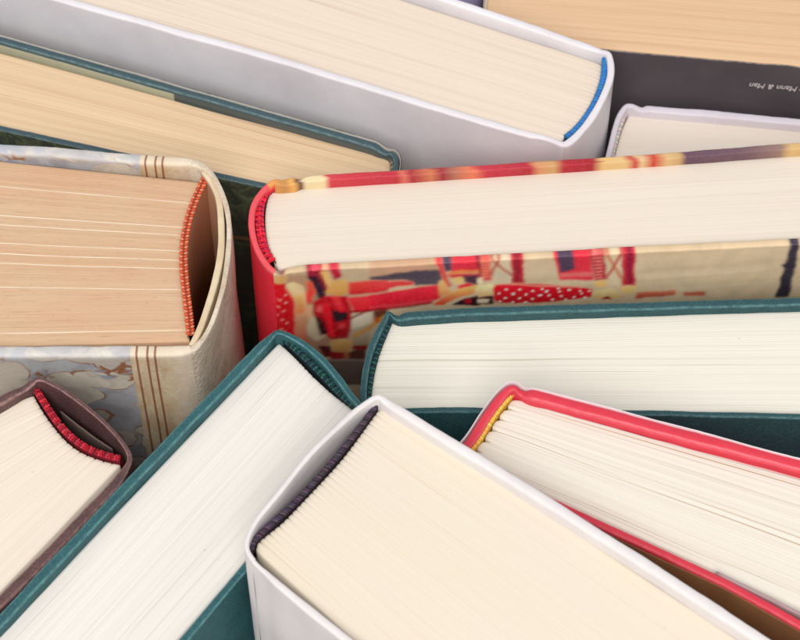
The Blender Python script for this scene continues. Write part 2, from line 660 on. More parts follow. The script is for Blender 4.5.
# inner white side of the jacket where it wraps the spine end and back cover
sweep('jacket_lining', P, s, H, em, jk, sel=(seg >= 1.0), offset=.0013, hw=.00012, zoff=.0003, seed=5)
fm = plain('grey_green_flap_paper', alb(178, 178, 154), .6)
fl_pts = np.array([[*at(0, 46.0, H - .002), .00012, 0, 0], [*at(174, 95.5, H - .002), .00012, 0, 0]])
fl_pts = extend(fl_pts[::-1], .12, True)
fp, fs = resample(fl_pts, .002)
sweep('jacket_flap', fp, fs, H - .0014, fm, jk, hw=.00014, wob=.0001, seed=4, offset=-.0000)
pm = paper('tan_page_edges', alb(241, 213, 176), alb(178, 130, 88), 2.0, line=.7, streak=1.3)
text_block(b, [(366, 206), (376, 199), (385, 188), (390, 174), (391, 165), (389, 158)], (0, 129.5), (0, 52.5), H - .0035, .175, pm, 2, gaps=12, rows=210)
headband(b, [(378, 199), (387, 188), (392, 174), (393, 165), (391, 158)], H - .003, .0008, .0010, [(.30, .27, .22), (.16, .18, .17)], ang=20)

# ---- 3. old marbled half-leather book, left
H = 0.203
b = thing('hardcover_book', 'antique book with marbled paper sides, cracked cream leather spine and orange headband',
          'book', at(225, 250, H))
k = NT('half_leather_and_marbled_paper')
uv = k.uv()
sx = k.n('ShaderNodeSeparateXYZ', {0: uv})
u, v = sx.outputs[0], sx.outputs[1]
wv = k.n('ShaderNodeTexNoise', {'Vector': uv, 'Scale': 70.0, 'Detail': 3.0})
wuv = k.n('ShaderNodeMix', data_type='VECTOR')
k.put(wuv.inputs[0], .011)
k.put(wuv.inputs[4], uv)
k.put(wuv.inputs[5], wv.outputs[1])
wu = wuv.outputs[1]
vo = k.n('ShaderNodeTexVoronoi', {'Vector': k.map(wu, 78, 122), 'Scale': 1.0}, feature='F1').outputs['Distance']
vo = k.math('SUBTRACT', .66, vo)
vc = k.n('ShaderNodeTexVoronoi', {'Vector': k.map(wu, 78, 122), 'Scale': 1.0}, feature='F1').outputs['Color']
vs = k.n('ShaderNodeTexVoronoi', {'Vector': k.map(wu, 210, 260), 'Scale': 1.0}, feature='DISTANCE_TO_EDGE').outputs['Distance']
cr = k.n('ShaderNodeSeparateColor', {0: vc})
n1 = k.noise(k.map(uv, 90, 120), 1.0, 4, .6, .6)
n2 = k.noise(k.map(uv, 45, 60, 1, (3, 7, 0)), 1.0, 2, .5)
blue, stone, rust, cream = alb(158, 157, 161), alb(208, 198, 182), alb(150, 98, 64), alb(228, 220, 206)
body = k.mix(k.rng(cr.outputs[0], .2, .9), stone, alb(186, 176, 164))
body = k.mix(k.rng(n1, .52, .6, 0, .35), body, alb(160, 150, 138))
gap = k.mix(k.rng(n1, .42, .55), blue, alb(176, 176, 178))
pat = k.mix(k.rng(vo, .03, .06), gap, body)
big = k.rng(n2, .60, .63)
small = k.rng(vs, .10, .16)
pat = k.mix(k.math('MULTIPLY', big, k.math('SUBTRACT', 1.0, small)), pat, blue)
pat = k.mix(k.math('MULTIPLY', big, k.rng(n1, .52, .55)), pat, alb(150, 156, 170))
ring = k.math('MULTIPLY', k.rng(k.math('ABSOLUTE', k.math('SUBTRACT', vo, .045)), .012, .035, 1, 0), k.rng(n1, .42, .60, .9, 0.1))
pat = k.mix(ring, pat, rust)
lace = k.math('MULTIPLY', k.rng(vs, .07, .15, 1, 0), k.math('MULTIPLY', k.rng(n2, .57, .60), k.rng(n1, .56, .50)))
pat = k.mix(lace, pat, rust)
# rubbed lighter along the edge of the board
rub = k.rng(k.math('ABSOLUTE', v), .0026, .0044, .62, 0)
pat = k.mix(rub, pat, k.mix(k.rng(n1, .42, .58), alb(240, 234, 224), alb(206, 208, 214)))
l1 = k.noise(k.map(uv, 700, 700), 1.0, 4, .7)
l2 = k.noise(k.map(uv, 160, 80), 1.0, 4, .7, .5)
lea = k.mix(k.rng(l2, .35, .7), alb(222, 202, 170), alb(196, 164, 124))
lea = k.mix(k.rng(l1, .55, .75, 0, .5), lea, alb(158, 132, 104))
lea = k.mix(k.rng(k.math('ABSOLUTE', v), .0026, .0044, .6, 0), lea, alb(240, 228, 208))
lea = k.mix(k.rng(u, .0005, .007, .85, 0), lea, k.mix(k.rng(l2, .35, .68), alb(240, 226, 206), alb(216, 194, 168)))
ED = 0.0165
col = k.mix(k.rng(u, ED - .0002, ED + .0002), lea, pat)
for lu in (0.0095, 0.0117, 0.0148):
    e = k.math('ABSOLUTE', k.math('SUBTRACT', k.math('ADD', u, k.math('MULTIPLY', l2, .0003)), lu))
    col = k.mix(k.rng(e, .0002, .00045, .85, 0), col, alb(136, 74, 40))
k.bump(l1, .25, .0006)
mm = k.out(col, .6, .3)
k = NT('cracked_cream_leather')
uv = k.uv()
sv = k.n('ShaderNodeSeparateXYZ', {0: uv}).outputs[1]
ob = k.n('ShaderNodeTexCoord').outputs['Object']
l1 = k.noise(ob, 650, 5, .7)
l2 = k.noise(ob, 90, 4, .65, .6)
cr_ = k.n('ShaderNodeTexVoronoi', {'Vector': k.map(ob, 300, 300, 130), 'Scale': 1.0}, feature='DISTANCE_TO_EDGE').outputs['Distance']
c = k.mix(k.rng(l2, .35, .68), alb(240, 226, 206), alb(216, 194, 168))
c = k.mix(k.rng(l1, .56, .72, 0, .5), c, alb(170, 146, 126))
c = k.mix(k.math('MULTIPLY', k.rng(cr_, .02, .06, .35, 0), k.rng(l2, .45, .6)), c, alb(176, 146, 122))
e = k.n('ShaderNodeAttribute', attribute_name='edge').outputs['Fac']
c = k.mix(k.math('MULTIPLY', e, k.rng(l1, .4, .6, .2, .8)), c, alb(238, 226, 202))
k.bump(k.math('ADD', l1, k.math('MULTIPLY', l2, .6)), .6, .0012)
lm = k.out(c, .6, .3)
pts = [(0, 350.5, 1.95, 0, 0), (150, 350, 1.95, 0, 0), (176, 350, 1.9, 0, 0), (186, 349, 1.6, .1, 0),
       (194, 347.5, 1.2, .1, 1), (203, 338, .75, 0, 1), (213, 318, .7, .2, 1), (223, 288, .75, .3, 1), (229, 256, .8, .3, 1), (229, 228, .8, .2, 1),
       (225.5, 203, .8, .1, 1), (218, 183, .8, 0, 1), (209, 170, .9, .0, 1), (199, 163.5, 1.3, .1, 1),
       (190, 161, 1.6, 0, 2), (172, 159.5, 1.8, 0, 2), (120, 156, 1.9, 0, 2), (0, 147.5, 1.95, 0, 2)]
P, s, o3 = case(b, pts, H, .138, .138, (mm, lm, mm), seed=31, wob=.0006, rcap=.0012)
# the stiffened inner layer of the spine, standing a little free of the outer leather
ip = [(191, 345, .9, 0, 1), (200, 329, .95, 0, 1), (207.5, 307, 1.0, .2, 1), (215.5, 277, 1.05, .2, 1), (220.5, 250, 1.05, .3, 1),
      (221, 224, 1.0, .2, 1), (219, 199, 1.0, .1, 1), (212.5, 182, .95, 0, 1), (203, 170, .9, 0, 1)]
R = chaikin(smooth_path(ip, H - .0008), 3)
R, rs = resample(R, .0008)
lm2 = cloth('yellowed_spine_lining', alb(232, 214, 180), alb(246, 234, 210), wear=.6, weave=.5, dark=alb(206, 168, 122), inner=alb(214, 166, 130))
sweep('spine_lining', R, rs, H - .0008, lm2, o3[1], seed=41, wob=.0004)
TH3 = .0585
pm = paper('foxed_tan_page_edges', alb(222, 190, 156), alb(160, 110, 74), 3.0, line=.22, streak=.9, tint=alb(216, 166, 128), speck=.9,
           lines=[(TH3 * q, .00016) for q in (.075, .335, .475, .532, .592, .70, .755, .925)])
sp3 = [(190, 341), (187.6, 330), (185.4, 314), (183.4, 297), (181.6, 280), (180.6, 262), (181, 245), (183.6, 228), (188, 212), (193.6, 197), (201, 182)]
text_block(b, sp3, (0, 346), (0, 161), H - .004, .128, pm, 3, gaps=3, rows=230, jit=.00008)
headband(b, [(191, 337), (189, 316), (186.6, 298), (184.6, 280), (183.4, 262), (184, 245), (186.6, 228), (191, 212), (196.6, 197), (204.5, 181)],
         H - .0034, .00125, .00118, [lin((228, 96, 58)) * .95, lin((240, 146, 108)) * .95], style='chevron', ang=38, core=lin((172, 66, 40)) * .8, drop=.05, low=lin((186, 128, 98)))

# ---- 4. red book with the chair photograph
H = 0.200
b = thing('hardcover_book', 'red-spined book with a blurred print of red chairs on its cover',
          'book', at(252, 225, H))
# the printed photograph, as polygons on the front cover: pixel corner -> (mm along the cover, mm down)
fa, fb = at(285, 273.5, H), at(800, 245, H)
fd = (fb - fa) / np.hypot(*(fb - fa))
fn = np.array([fd[1], -fd[0]])


def on_front(px, py):
    d = fwd * FPX + rgt * (px - 400) - upv * (py - 320)
    t = ((fa - CAM[:2]) @ fn) / (d[:2] @ fn)
    p = CAM + d * t
    return (p[:2] - fa) @ fd * 1000, (H - p[2]) * 1000


RES = 5.0                                   # samples per mm
U0, U1, D0, D1 = -12.0, 215.0, -3.0, 80.0
IW, IH = int((U1 - U0) * RES), int((D1 - D0) * RES)
IMG = np.zeros((IH, IW, 3)) + lin((206, 190, 162))
gu, gd = np.meshgrid(U0 + (np.arange(IW) + .5) / RES, D0 + (np.arange(IH) + .5) / RES)
# soft streaks of the pale floor
st = np.zeros_like(gu)
for _ in range(60):
    y0, hh, a = rng.uniform(-3, 60), rng.uniform(.5, 2.5), rng.uniform(-.20, .16)
    x0, ww = rng.uniform(-10, 210), rng.uniform(15, 60)
    st += a * np.exp(-((gd - y0 + .04 * (gu - x0)) / hh) ** 2) * np.exp(-((gu - x0) / ww) ** 2)
IMG *= np.clip(1 + st, .6, 1.35)[:, :, None] ** np.array([.8, 1.0, 1.25])


Z1, Z2, Z3, Z4, Z5 = ((265, 255), .15), ((300, 300), .125), ((370, 240), .1375), ((450, 236), .125), ((540, 236), .1375)


def blur(a, n_):
    for _ in range(n_):
        p = np.pad(a, ((1, 1), (0, 0), (0, 0)), 'edge')
        a = (p[:-2] + 2 * a + p[2:]) / 4
        p = np.pad(a, ((0, 0), (1, 1), (0, 0)), 'edge')
        a = (p[:, :-2] + 2 * a + p[:, 2:]) / 4
    return a


def paint(F, pts_, c, c2=None, soft=4, op=1.0):
    """one soft-edged patch of the printed picture; c to c2 runs downwards"""
    org, sc = F
    q = np.array([on_front(org[0] + x * sc, org[1] + y * sc) for x, y in pts_])
    m_ = soft / RES * 2 + .4
    x0 = max(0, int((q[:, 0].min() - m_ - U0) * RES)); x1 = min(IW, int((q[:, 0].max() + m_ - U0) * RES) + 2)
    y0 = max(0, int((q[:, 1].min() - m_ - D0) * RES)); y1 = min(IH, int((q[:, 1].max() + m_ - D0) * RES) + 2)
    if x1 <= x0 or y1 <= y0:
        return
    U, D = gu[y0:y1, x0:x1], gd[y0:y1, x0:x1]
    inside = np.zeros(U.shape, bool)
    j = len(q) - 1
    for i in range(len(q)):
        xi, yi, xj, yj = q[i, 0], q[i, 1], q[j, 0], q[j, 1]
        if yi != yj:
            inside ^= ((yi > D) != (yj > D)) & (U < (xj - xi) * (D - yi) / (yj - yi) + xi)
        j = i
    al = blur(inside[:, :, None].astype(float), soft) * op
    f = np.clip((D - q[:, 1].min()) / max(1e-6, np.ptp(q[:, 1])), 0, 1)[:, :, None]
    cc = lin(c) * (1 - f) + lin(c2 if c2 is not None else c) * f
    IMG[y0:y1, x0:x1] = IMG[y0:y1, x0:x1] * (1 - al) + cc * al


def rod(F, a, b_, w_, c, soft=3, op=1.0):
    a, b_ = np.array(a, float), np.array(b_, float)
    d = b_ - a
    n_ = np.array([-d[1], d[0]]) / np.hypot(*d) * w_ / 2
    paint(F, [a + n_, b_ + n_, b_ - n_, a - n_], c, None, soft, op)


def spot(F, x, y, r_, c, soft=1):
    paint(F, [(x + r_ * 1.35 * math.cos(k_ * .785), y + r_ * math.sin(k_ * .785)) for k_ in range(8)], c, None, soft)


TAN = (196, 174, 142)
paint(Z1, [(-60, 120), (820, 90), (820, 700), (-60, 700)], (192, 174, 146), (176, 166, 146), 6)
paint(Z3, [(0, 190), (470, 170), (500, 250), (0, 290)], (188, 162, 132), (196, 158, 134), 8)
paint(Z3, [(100, 215), (400, 190), (440, 215), (150, 250)], (206, 160, 138), None, 8, .6)
paint(Z3, [(290, 120), (380, 116), (352, 178), (300, 184)], (44, 36, 70), None, 5)
paint(Z3, [(375, 120), (440, 116), (440, 165), (370, 176)], (226, 216, 196), None, 5)
paint(Z3, [(0, 280), (330, 235), (520, 232), (530, 335), (330, 348), (320, 320), (250, 305), (0, 302)], (84, 74, 88), (96, 84, 96), 4)
# floor pieces seen between the chair legs
paint(Z1, [(150, 130), (300, 150), (420, 330), (440, 700), (270, 700), (150, 240)], (172, 132, 104), (150, 96, 74), 8, .7)
paint(Z1, [(590, 412), (722, 392), (704, 480), (580, 545), (566, 440)], (208, 200, 182), (190, 180, 160), 4)
paint(Z1, [(280, 440), (330, 420), (400, 560), (350, 590), (280, 545)], (204, 192, 166), (186, 172, 146), 4)
paint(Z2, [(400, 260), (560, 200), (560, 380), (420, 400)], (178, 164, 138), (150, 132, 110), 5)
# left: dotted post, glowing cane tube
paint(Z1, [(-40, 190), (130, 188), (205, 330), (250, 560), (250, 680), (-40, 680)], (212, 22, 40), (200, 10, 28), 4)
paint(Z1, [(60, 140), (152, 134), (140, 192), (50, 192)], (212, 168, 112), None, 5)
paint(Z1, [(132, 205), (190, 188), (250, 218), (280, 280), (284, 700), (205, 700), (196, 400), (186, 300), (150, 240)], (232, 208, 164), (176, 16, 22), 4)
paint(Z1, [(190, 290), (262, 280), (264, 400), (212, 410)], (240, 186, 110), (226, 112, 50), 8, .8)
for x, y in ((135, 325), (125, 381), (116, 438), (146, 462), (140, 272), (98, 300), (84, 350), (76, 410), (60, 470), (104, 500), (40, 380), (30, 440), (130, 520), (66, 540)):
    spot(Z1, x, y, 7, (246, 190, 180))
paint(Z1, [(46, 100), (110, 72), (146, 92), (126, 130), (58, 126)], (106, 18, 50), None, 3)
# the nearest chair: leg, joint and seat
paint(Z1, [(232, 62), (372, 56), (424, 90), (404, 150), (434, 262), (392, 292), (350, 200), (288, 166), (268, 110)], (170, 40, 66), (120, 16, 40), 4)
paint(Z1, [(296, 84), (360, 80), (366, 118), (306, 124)], (220, 90, 110), None, 4)
paint(Z1, [(286, 158), (346, 158), (402, 250), (404, 330), (360, 316), (330, 232)], (58, 28, 50), None, 4)
paint(Z1, [(364, 56), (412, 56), (418, 114), (380, 114)], (238, 192, 156), None, 4)
paint(Z1, [(408, 52), (492, 50), (508, 160), (460, 182), (430, 122)], (214, 70, 92), (170, 24, 50), 4)
paint(Z1, [(274, 190), (312, 194), (334, 260), (314, 322), (284, 344)], (240, 96, 76), (222, 40, 50), 4)
paint(Z1, [(276, 350), (312, 344), (314, 430), (280, 440)], (230, 176, 140), None, 5)
paint(Z1, [(318, 330), (400, 288), (552, 288), (580, 400), (562, 572), (430, 584), (380, 490), (330, 410)], (190, 18, 40), (150, 10, 26), 4)
paint(Z1, [(336, 420), (372, 440), (424, 540), (368, 552)], (56, 12, 24), None, 5)
paint(Z1, [(438, 380), (548, 398), (548, 442), (470, 462), (448, 430)], (46, 22, 40), None, 4)
paint(Z1, [(376, 340), (432, 332), (470, 560), (430, 566)], (216, 26, 46), None, 5)
paint(Z1, [(440, 288), (484, 288), (546, 392), (500, 400)], (236, 70, 78), (206, 24, 44), 3)
paint(Z1, [(346, 350), (384, 350), (382, 402), (344, 392)], (236, 110, 110), None, 5, .8)
paint(Z1, [(490, 470), (540, 466), (530, 500), (494, 500)], (214, 70, 76), None, 4, .8)
paint(Z1, [(550, 300), (820, 266), (820, 372), (590, 396)], (240, 66, 78), (214, 26, 46), 3)
paint(Z1, [(550, 200), (700, 184), (820, 178), (820, 252), (560, 284)], (232, 84, 76), (196, 36, 44), 4)
paint(Z1, [(400, 272), (440, 190), (550, 174), (558, 262), (500, 288)], (216, 178, 112), (204, 150, 84), 4)
paint(Z1, [(368, 124), (412, 118), (444, 190), (420, 234)], (230, 186, 120), None, 4)
rod(Z1, (566, 394), (820, 374), 14, (146, 10, 26))
rod(Z1, (570, 442), (652, 398), 12, (104, 56, 46))
paint(Z1, [(725, 388), (820, 378), (820, 452), (732, 452)], (112, 62, 40), None, 4)
rod(Z1, (590, 562), (820, 408), 22, (190, 140, 72))
spot(Z2, 616, 176, 20, (190, 92, 36), 3)
paint(Z2, [(140, 388), (252, 388), (262, 482), (200, 472)], (86, 16, 22), None, 4)
paint(Z2, [(378, 442), (534, 378), (524, 490), (390, 492)], (92, 50, 40), None, 4)
paint(Z2, [(418, 386), (542, 376), (538, 410), (420, 416)], (130, 18, 20), None, 3)
paint(Z2, [(240, 430), (402, 430), (392, 502), (240, 498)], (146, 22, 28), None, 3)
paint(Z2, [(352, 430), (390, 428), (388, 500), (356, 500)], (160, 110, 70), None, 3)
paint(Z2, [(236, 338), (422, 338), (402, 432), (270, 434)], (196, 158, 100), (176, 132, 78), 4)
paint(Z2, [(-200, 498), (3000, 440), (3000, 700), (-200, 700)], (116, 98, 90), (126, 108, 100), 1)
rod(Z2, (-200, 499), (1000, 499), 6, (176, 160, 146), 1)
# seat towards the right, second chair
paint(Z3, [(0, 310), (220, 311), (310, 314), (328, 338), (200, 352), (0, 402)], (240, 84, 84), (206, 40, 56), 3)
paint(Z3, [(0, 415), (250, 374), (505, 338), (514, 440), (440, 472), (250, 492), (0, 528)], (238, 52, 74), (212, 22, 48), 3)
rod(Z3, (0, 527), (462, 472), 13, (150, 10, 30))
for q in range(18):
    spot(Z3, 10 + q * 26, 508 - q * 3.3, 9, (240, 80, 96), 2)
paint(Z3, [(500, 115), (592, 110), (614, 232), (550, 242)], (88, 76, 96), None, 4)
paint(Z3, [(590, 108), (800, 96), (820, 240), (602, 244)], (224, 62, 82), (208, 52, 70), 4)
paint(Z3, [(442, 122), (502, 118), (562, 270), (596, 352), (558, 352), (508, 240)], (222, 72, 88), (206, 90, 70), 4)
paint(Z3, [(560, 262), (820, 258), (820, 282), (600, 292)], (198, 56, 72), None, 4)
paint(Z3, [(560, 245), (640, 236), (820, 228), (820, 254), (580, 266)], (242, 140, 88), None, 4)
paint(Z3, [(668, 280), (790, 268), (790, 342), (700, 324)], (84, 58, 78), None, 4)
paint(Z3, [(640, 348), (720, 324), (770, 350), (660, 378)], (222, 52, 74), None, 4)
paint(Z3, [(596, 288), (672, 284), (684, 322), (640, 342)], (242, 196, 130), None, 5)
paint(Z3, [(504, 306), (542, 306), (594, 396), (498, 434)], (226, 190, 130), (214, 150, 94), 4)
paint(Z4, [(330, 140), (495, 130), (500, 392), (340, 400)], (208, 196, 170), None, 5)
paint(Z4, [(205, 145), (250, 140), (290, 372), (240, 340)], (132, 46, 62), None, 4)
paint(Z4, [(235, 138), (312, 134), (340, 372), (272, 372)], (206, 84, 90), None, 4)
for q in range(9):
    rod(Z4, (246, 160 + q * 23), (322, 152 + q * 23), 9, (240, 150, 110), 2)
rod(Z4, (428, 150), (326, 320), 20, (178, 92, 72))
rod(Z4, (318, 196), (498, 334), 18, (178, 92, 72))
paint(Z4, [(485, 128), (588, 122), (594, 392), (500, 392)], (190, 40, 66), (182, 50, 60), 3)
paint(Z4, [(515, 150), (556, 150), (560, 380), (524, 380)], (150, 36, 56), None, 5)
paint(Z4, [(222, 350), (272, 344), (262, 402), (218, 402)], (238, 216, 182), None, 4)
# third chair
paint(Z5, [(84, 98), (372, 84), (388, 332), (150, 332)], (214, 50, 72), (214, 66, 80), 3)
paint(Z5, [(122, 118), (240, 114), (252, 250), (152, 282)], (84, 68, 92), None, 4)
paint(Z5, [(152, 284), (380, 268), (384, 300), (158, 312)], (240, 118, 116), None, 5)
paint(Z5, [(362, 92), (462, 88), (488, 326), (396, 336)], (172, 42, 62), None, 3)
for q in range(9):
    rod(Z5, (390, 126 + q * 24), (458, 120 + q * 24), 8, (240, 156, 140), 2)
paint(Z5, [(400, 340), (488, 334), (482, 376), (402, 378)], (230, 190, 120), None, 4)
paint(Z5, [(480, 100), (600, 90), (600, 370), (496, 370)], (210, 196, 168), None, 6)
rod(Z5, (452, 84), (616, 356), 20, (196, 118, 84))
rod(Z5, (622, 100), (482, 322), 20, (184, 90, 76))
paint(Z5, [(604, 70), (704, 66), (692, 372), (600, 372)], (198, 46, 72), (184, 42, 66), 3)
paint(Z5, [(636, 110), (676, 106), (672, 360), (636, 362)], (142, 28, 60), None, 5)
paint(Z5, [(588, 382), (704, 374), (692, 432), (600, 432)], (222, 192, 128), None, 5)
paint(Z5, [(700, 424), (1000, 402), (1000, 440), (690, 470)], (214, 140, 104), (170, 40, 40), 5)
paint(Z5, [(1050, 420), (1200, 410), (1200, 440), (1050, 446)], (190, 100, 76), None, 5)
# the dark upright at the far right
PC = ((640, 170), .2)
paint(PC, [(738, 330), (812, 330), (812, 372), (752, 376)], (74, 64, 96), None, 3)
paint(PC, [(756, 366), (806, 362), (742, 640), (680, 640)], (66, 60, 76), (50, 46, 58), 3)
paint(PC, [(706, 476), (786, 470), (780, 494), (716, 498)], (56, 50, 64), None, 3)
IMG = blur(IMG, 3)
# nearest arm: crisp
paint(Z3, [(590, 488), (700, 436), (792, 416), (800, 492)], (52, 22, 34), None, 3)
spot(Z3, 716, 458, 22, (190, 24, 50), 4)
paint(Z3, [(462, 488), (560, 408), (680, 362), (805, 336), (805, 372), (750, 402), (620, 442), (532, 488)], (248, 196, 118), (222, 62, 46), 3)
paint(Z4, [(160, 566), (190, 510), (345, 488), (350, 560)], (58, 18, 30), None, 3)
paint(Z4, [(224, 516), (318, 520), (302, 552), (226, 552)], (224, 210, 184), None, 3)
paint(Z4, [(186, 452), (230, 408), (352, 398), (348, 492), (230, 502)], (232, 220, 176), (222, 186, 134), 3)
paint(Z4, [(344, 440), (370, 408), (450, 394), (720, 396), (1056, 424), (1140, 436), (1130, 506), (800, 546), (380, 556), (350, 520)], (226, 28, 54), (196, 10, 34), 2)
rod(Z4, (400, 398), (1060, 424), 12, (242, 172, 150), 3, .8)
for x, y in ((390, 472), (452, 445), (505, 478), (560, 447), (448, 512), (558, 512), (612, 482), (668, 452), (665, 517), (716, 488), (775, 455), (400, 540), (610, 545), (505, 545)):
    spot(Z4, x, y, 9, (250, 236, 230))
for x, y in ((45, 415), (140, 420), (210, 405), (290, 412), (362, 412), (70, 445), (160, 452), (305, 432), (250, 460), (330, 462), (95, 478), (5, 440), (130, 395), (20, 395), (190, 478)):
    spot(Z5, x, y, 8, (250, 236, 230))
paint(Z5, [(385, 404), (540, 388), (604, 440), (560, 468), (388, 472)], (222, 208, 160), (210, 178, 122), 3)
paint(Z5, [(440, 472), (496, 446), (534, 472)], (150, 30, 30), None, 3)
IMG = np.clip(blur(IMG, 1) ** 1.12 * np.array([1.26, 1.20, 1.14]), 0, .86)
DULL = np.array([1., 1., 1.])


def front_col(V, info):
    u_ = (V[:, :2] - fa) @ fd * 1000
    d_ = np.clip(info[:, 2] * 1000, 0, 79)
    w1 = np.array([nz(a * .22, b_ * .22, 3.1) for a, b_ in zip(u_, d_)])
    w2 = np.array([nz(a * .22, b_ * .22, 8.7) for a, b_ in zip(u_, d_)])
    w3 = np.array([nz(a * .9, b_ * 1.6, 5.2) for a, b_ in zip(u_, d_)])
    u_, d_ = u_ + w1 * .55 + w3 * .04, np.clip(d_ + w2 * .4 + w3 * .04, 0, 79)
    x = np.clip(((u_ - U0) * RES).astype(int), 0, IW - 1)
    y = np.clip(((d_ - D0) * RES).astype(int), 0, IH - 1)
    return IMG[y, x] * (1 + .06 * w3 + .10 * w1)[:, None]


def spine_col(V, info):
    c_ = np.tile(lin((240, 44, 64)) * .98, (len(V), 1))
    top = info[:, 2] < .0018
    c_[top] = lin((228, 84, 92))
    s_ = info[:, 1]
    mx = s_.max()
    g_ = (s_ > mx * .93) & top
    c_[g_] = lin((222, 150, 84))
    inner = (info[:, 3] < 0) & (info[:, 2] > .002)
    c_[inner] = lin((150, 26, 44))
    return c_


ba, bb = at(303, 178, H), at(800, 145, H)
bd = (bb - ba) / np.hypot(*(bb - ba))
stops = []
for x, c_ in ((272, (226, 158, 88)), (286, (196, 140, 80)), (293, (236, 176, 96)), (299, (110, 70, 66)), (304, (232, 214, 168)), (322, (236, 216, 170)),
              (328, (206, 62, 72)), (395, (190, 48, 62)), (404, (214, 112, 92)), (412, (170, 46, 58)), (428, (206, 120, 84)),
              (440, (160, 46, 56)), (452, (176, 110, 90)), (470, (226, 122, 90)), (482, (196, 54, 70)), (528, (180, 44, 58)),
              (537, (214, 148, 104)), (552, (206, 160, 106)), (562, (178, 40, 54)), (592, (168, 34, 48)), (602, (224, 186, 124)),
              (622, (222, 188, 130)), (632, (198, 62, 60)), (640, (224, 196, 146)), (652, (200, 60, 50)), (666, (218, 182, 128)),
              (678, (204, 166, 112)), (684, (104, 76, 92)), (740, (112, 84, 96)), (780, (150, 120, 110)), (792, (214, 178, 120)), (840, (210, 170, 110))):
    p = at(x, 178 - (x - 303) * .0664, H)
    stops.append(((p - ba) @ bd, lin(c_)))


def back_col(V, info):
    u_ = (V[:, :2] - ba) @ bd
    u_ = u_ + np.array([.0016 * nz(a * 160, c__ * 1.5, 2.2) + .0007 * c__ for a, c__ in zip(u_, info[:, 3])])
    xs = [q[0] for q in stops]
    c_ = np.stack([np.interp(u_, xs, [q[1][k_] for q in stops]) for k_ in range(3)], 1)
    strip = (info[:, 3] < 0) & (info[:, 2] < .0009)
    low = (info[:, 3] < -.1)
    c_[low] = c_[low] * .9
    return c_


FINE = [.0004] + [i * .0005 for i in range(2, 130)] + [.075, .1, .13]
gm = printed('glossy_printed_paper')
pts = [(800, 241, 1.35, 0, 0), (640, 248.5, 1.35, 0, 0), (508, 256, 1.35, 0, 0), (400, 262, 1.35, 0, 0), (320, 266, 1.3, 0, 0), (298, 267.5, 1.3, -.1, 0), (288, 269, 1.1, -.7, 0), (282, 272, .9, -1.1, 0), (278, 272.5, .9, -.7, 0),
       (274, 270.5, .95, 0, 1), (266, 263.5, .95, 0, 1), (256, 247, .95, .1, 1), (251, 228, .95, .2, 1), (251, 214, .95, .2, 1), (254, 202, .95, .1, 1), (262, 190, .95, 0, 1), (270, 183, .9, .4, 1), (273, 180.5, .9, .9, 1),
       (277, 181, 1.4, .9, 2), (283, 182.5, 1.3, .2, 2), (289, 181, 1.7, .3, 2), (295, 180, 1.5, .6, 2), (301, 180.5, .8, -.7, 2), (307, 178.5, 1.3, 0, 2), (326, 177, 1.35, 0, 2), (400, 173, 1.35, 0, 2), (640, 157, 1.35, 0, 2), (800, 145, 1.35, 0, 2)]
# the path must run with its outer side on the right: reversed for books whose leaves go to the right
P, s, _ = case(b, pts, H, .215, .215, (gm, gm, gm), seed=47, levels=[FINE, SIDE, SIDE], colour=[front_col, spine_col, back_col], step=.0005)
pm = paper('smooth_cream_page_edges', alb(238, 228, 212), alb(190, 164, 134), 4.0, line=.35, streak=.45, tint=alb(237, 225, 206))
text_block(b, [(278, 268), (272, 258), (267, 243), (265, 226), (265, 212), (267, 200), (271, 190)], (800, 243), (800, 155), H - .0035, .207, pm, 4, gaps=3, rows=190, jit=.00003, scal=.0002)
headband(b, [(273, 264), (267, 256), (262, 243), (259.5, 226), (259.5, 212), (262, 200), (268, 190)], H - .0030, .00135, .0010,
         [lin((226, 26, 62)), lin((236, 52, 84))], style='knit', ang=30, core=lin((110, 8, 26)))

# ---- 5. teal book lying to the right
H = 0.200
b = thing('hardcover_book', 'teal cloth book with bright white leaves, just below the print of red chairs',
          'book', at(366, 370, H))
cm = cloth('teal_book_cloth', alb(40, 84, 90), alb(96, 142, 142), wear=.75, dark=alb(27, 62, 70))
pts = [(800, 415.5, .95, 0, 0), (628, 412, .95, 0, 0), (481, 409.5, .95, 0, 0), (400, 409.5, .95, 0, 0), (384, 411, .9, -.2, 0),
       (373, 413, .9, 0, 1), (365.5, 408, .9, 0, 1), (363, 396, .95, 0, 1), (365, 374, .95, .1, 1), (371.5, 347, .95, .1, 1), (380, 328, .9, .2, 1), (386.5, 315.5, .7, .7, 1), (388, 311, .6, 1.5, 1),
       (390, 312, .6, .9, 2), (394, 316, .8, -1.0, 2), (399, 317.5, 1.2, -.7, 2), (405, 315, 1.5, 0, 2), (416, 313.7, 1.5, 0, 2), (480, 310.5, 1.5, 0, 2), (520, 309, 1.5, 0, 2), (800, 300.5, 1.5, 0, 2)]
case(b, pts, H, .19, .19, (cm, cm, cm), seed=53)
pm = paper('white_page_edges', alb(242, 238, 225), alb(168, 156, 132), 5.0, line=.8, streak=.6)
text_block(b, [(371, 409), (371, 396), (373, 380), (377, 361), (382, 346), (387, 334), (393, 320)], (800, 413), (800, 310), H - .0035, .182, pm, 5, gaps=14, rows=200, sig=0, scal=.0004)
headband(b, [(368.5, 406), (368, 396), (370, 379), (374, 361), (379, 346), (384, 335), (389, 323)], H - .0030, .00085, .0009,
         [lin((40, 98, 96)), lin((22, 58, 62))], style='knit', ang=25, core=lin((10, 30, 34)))

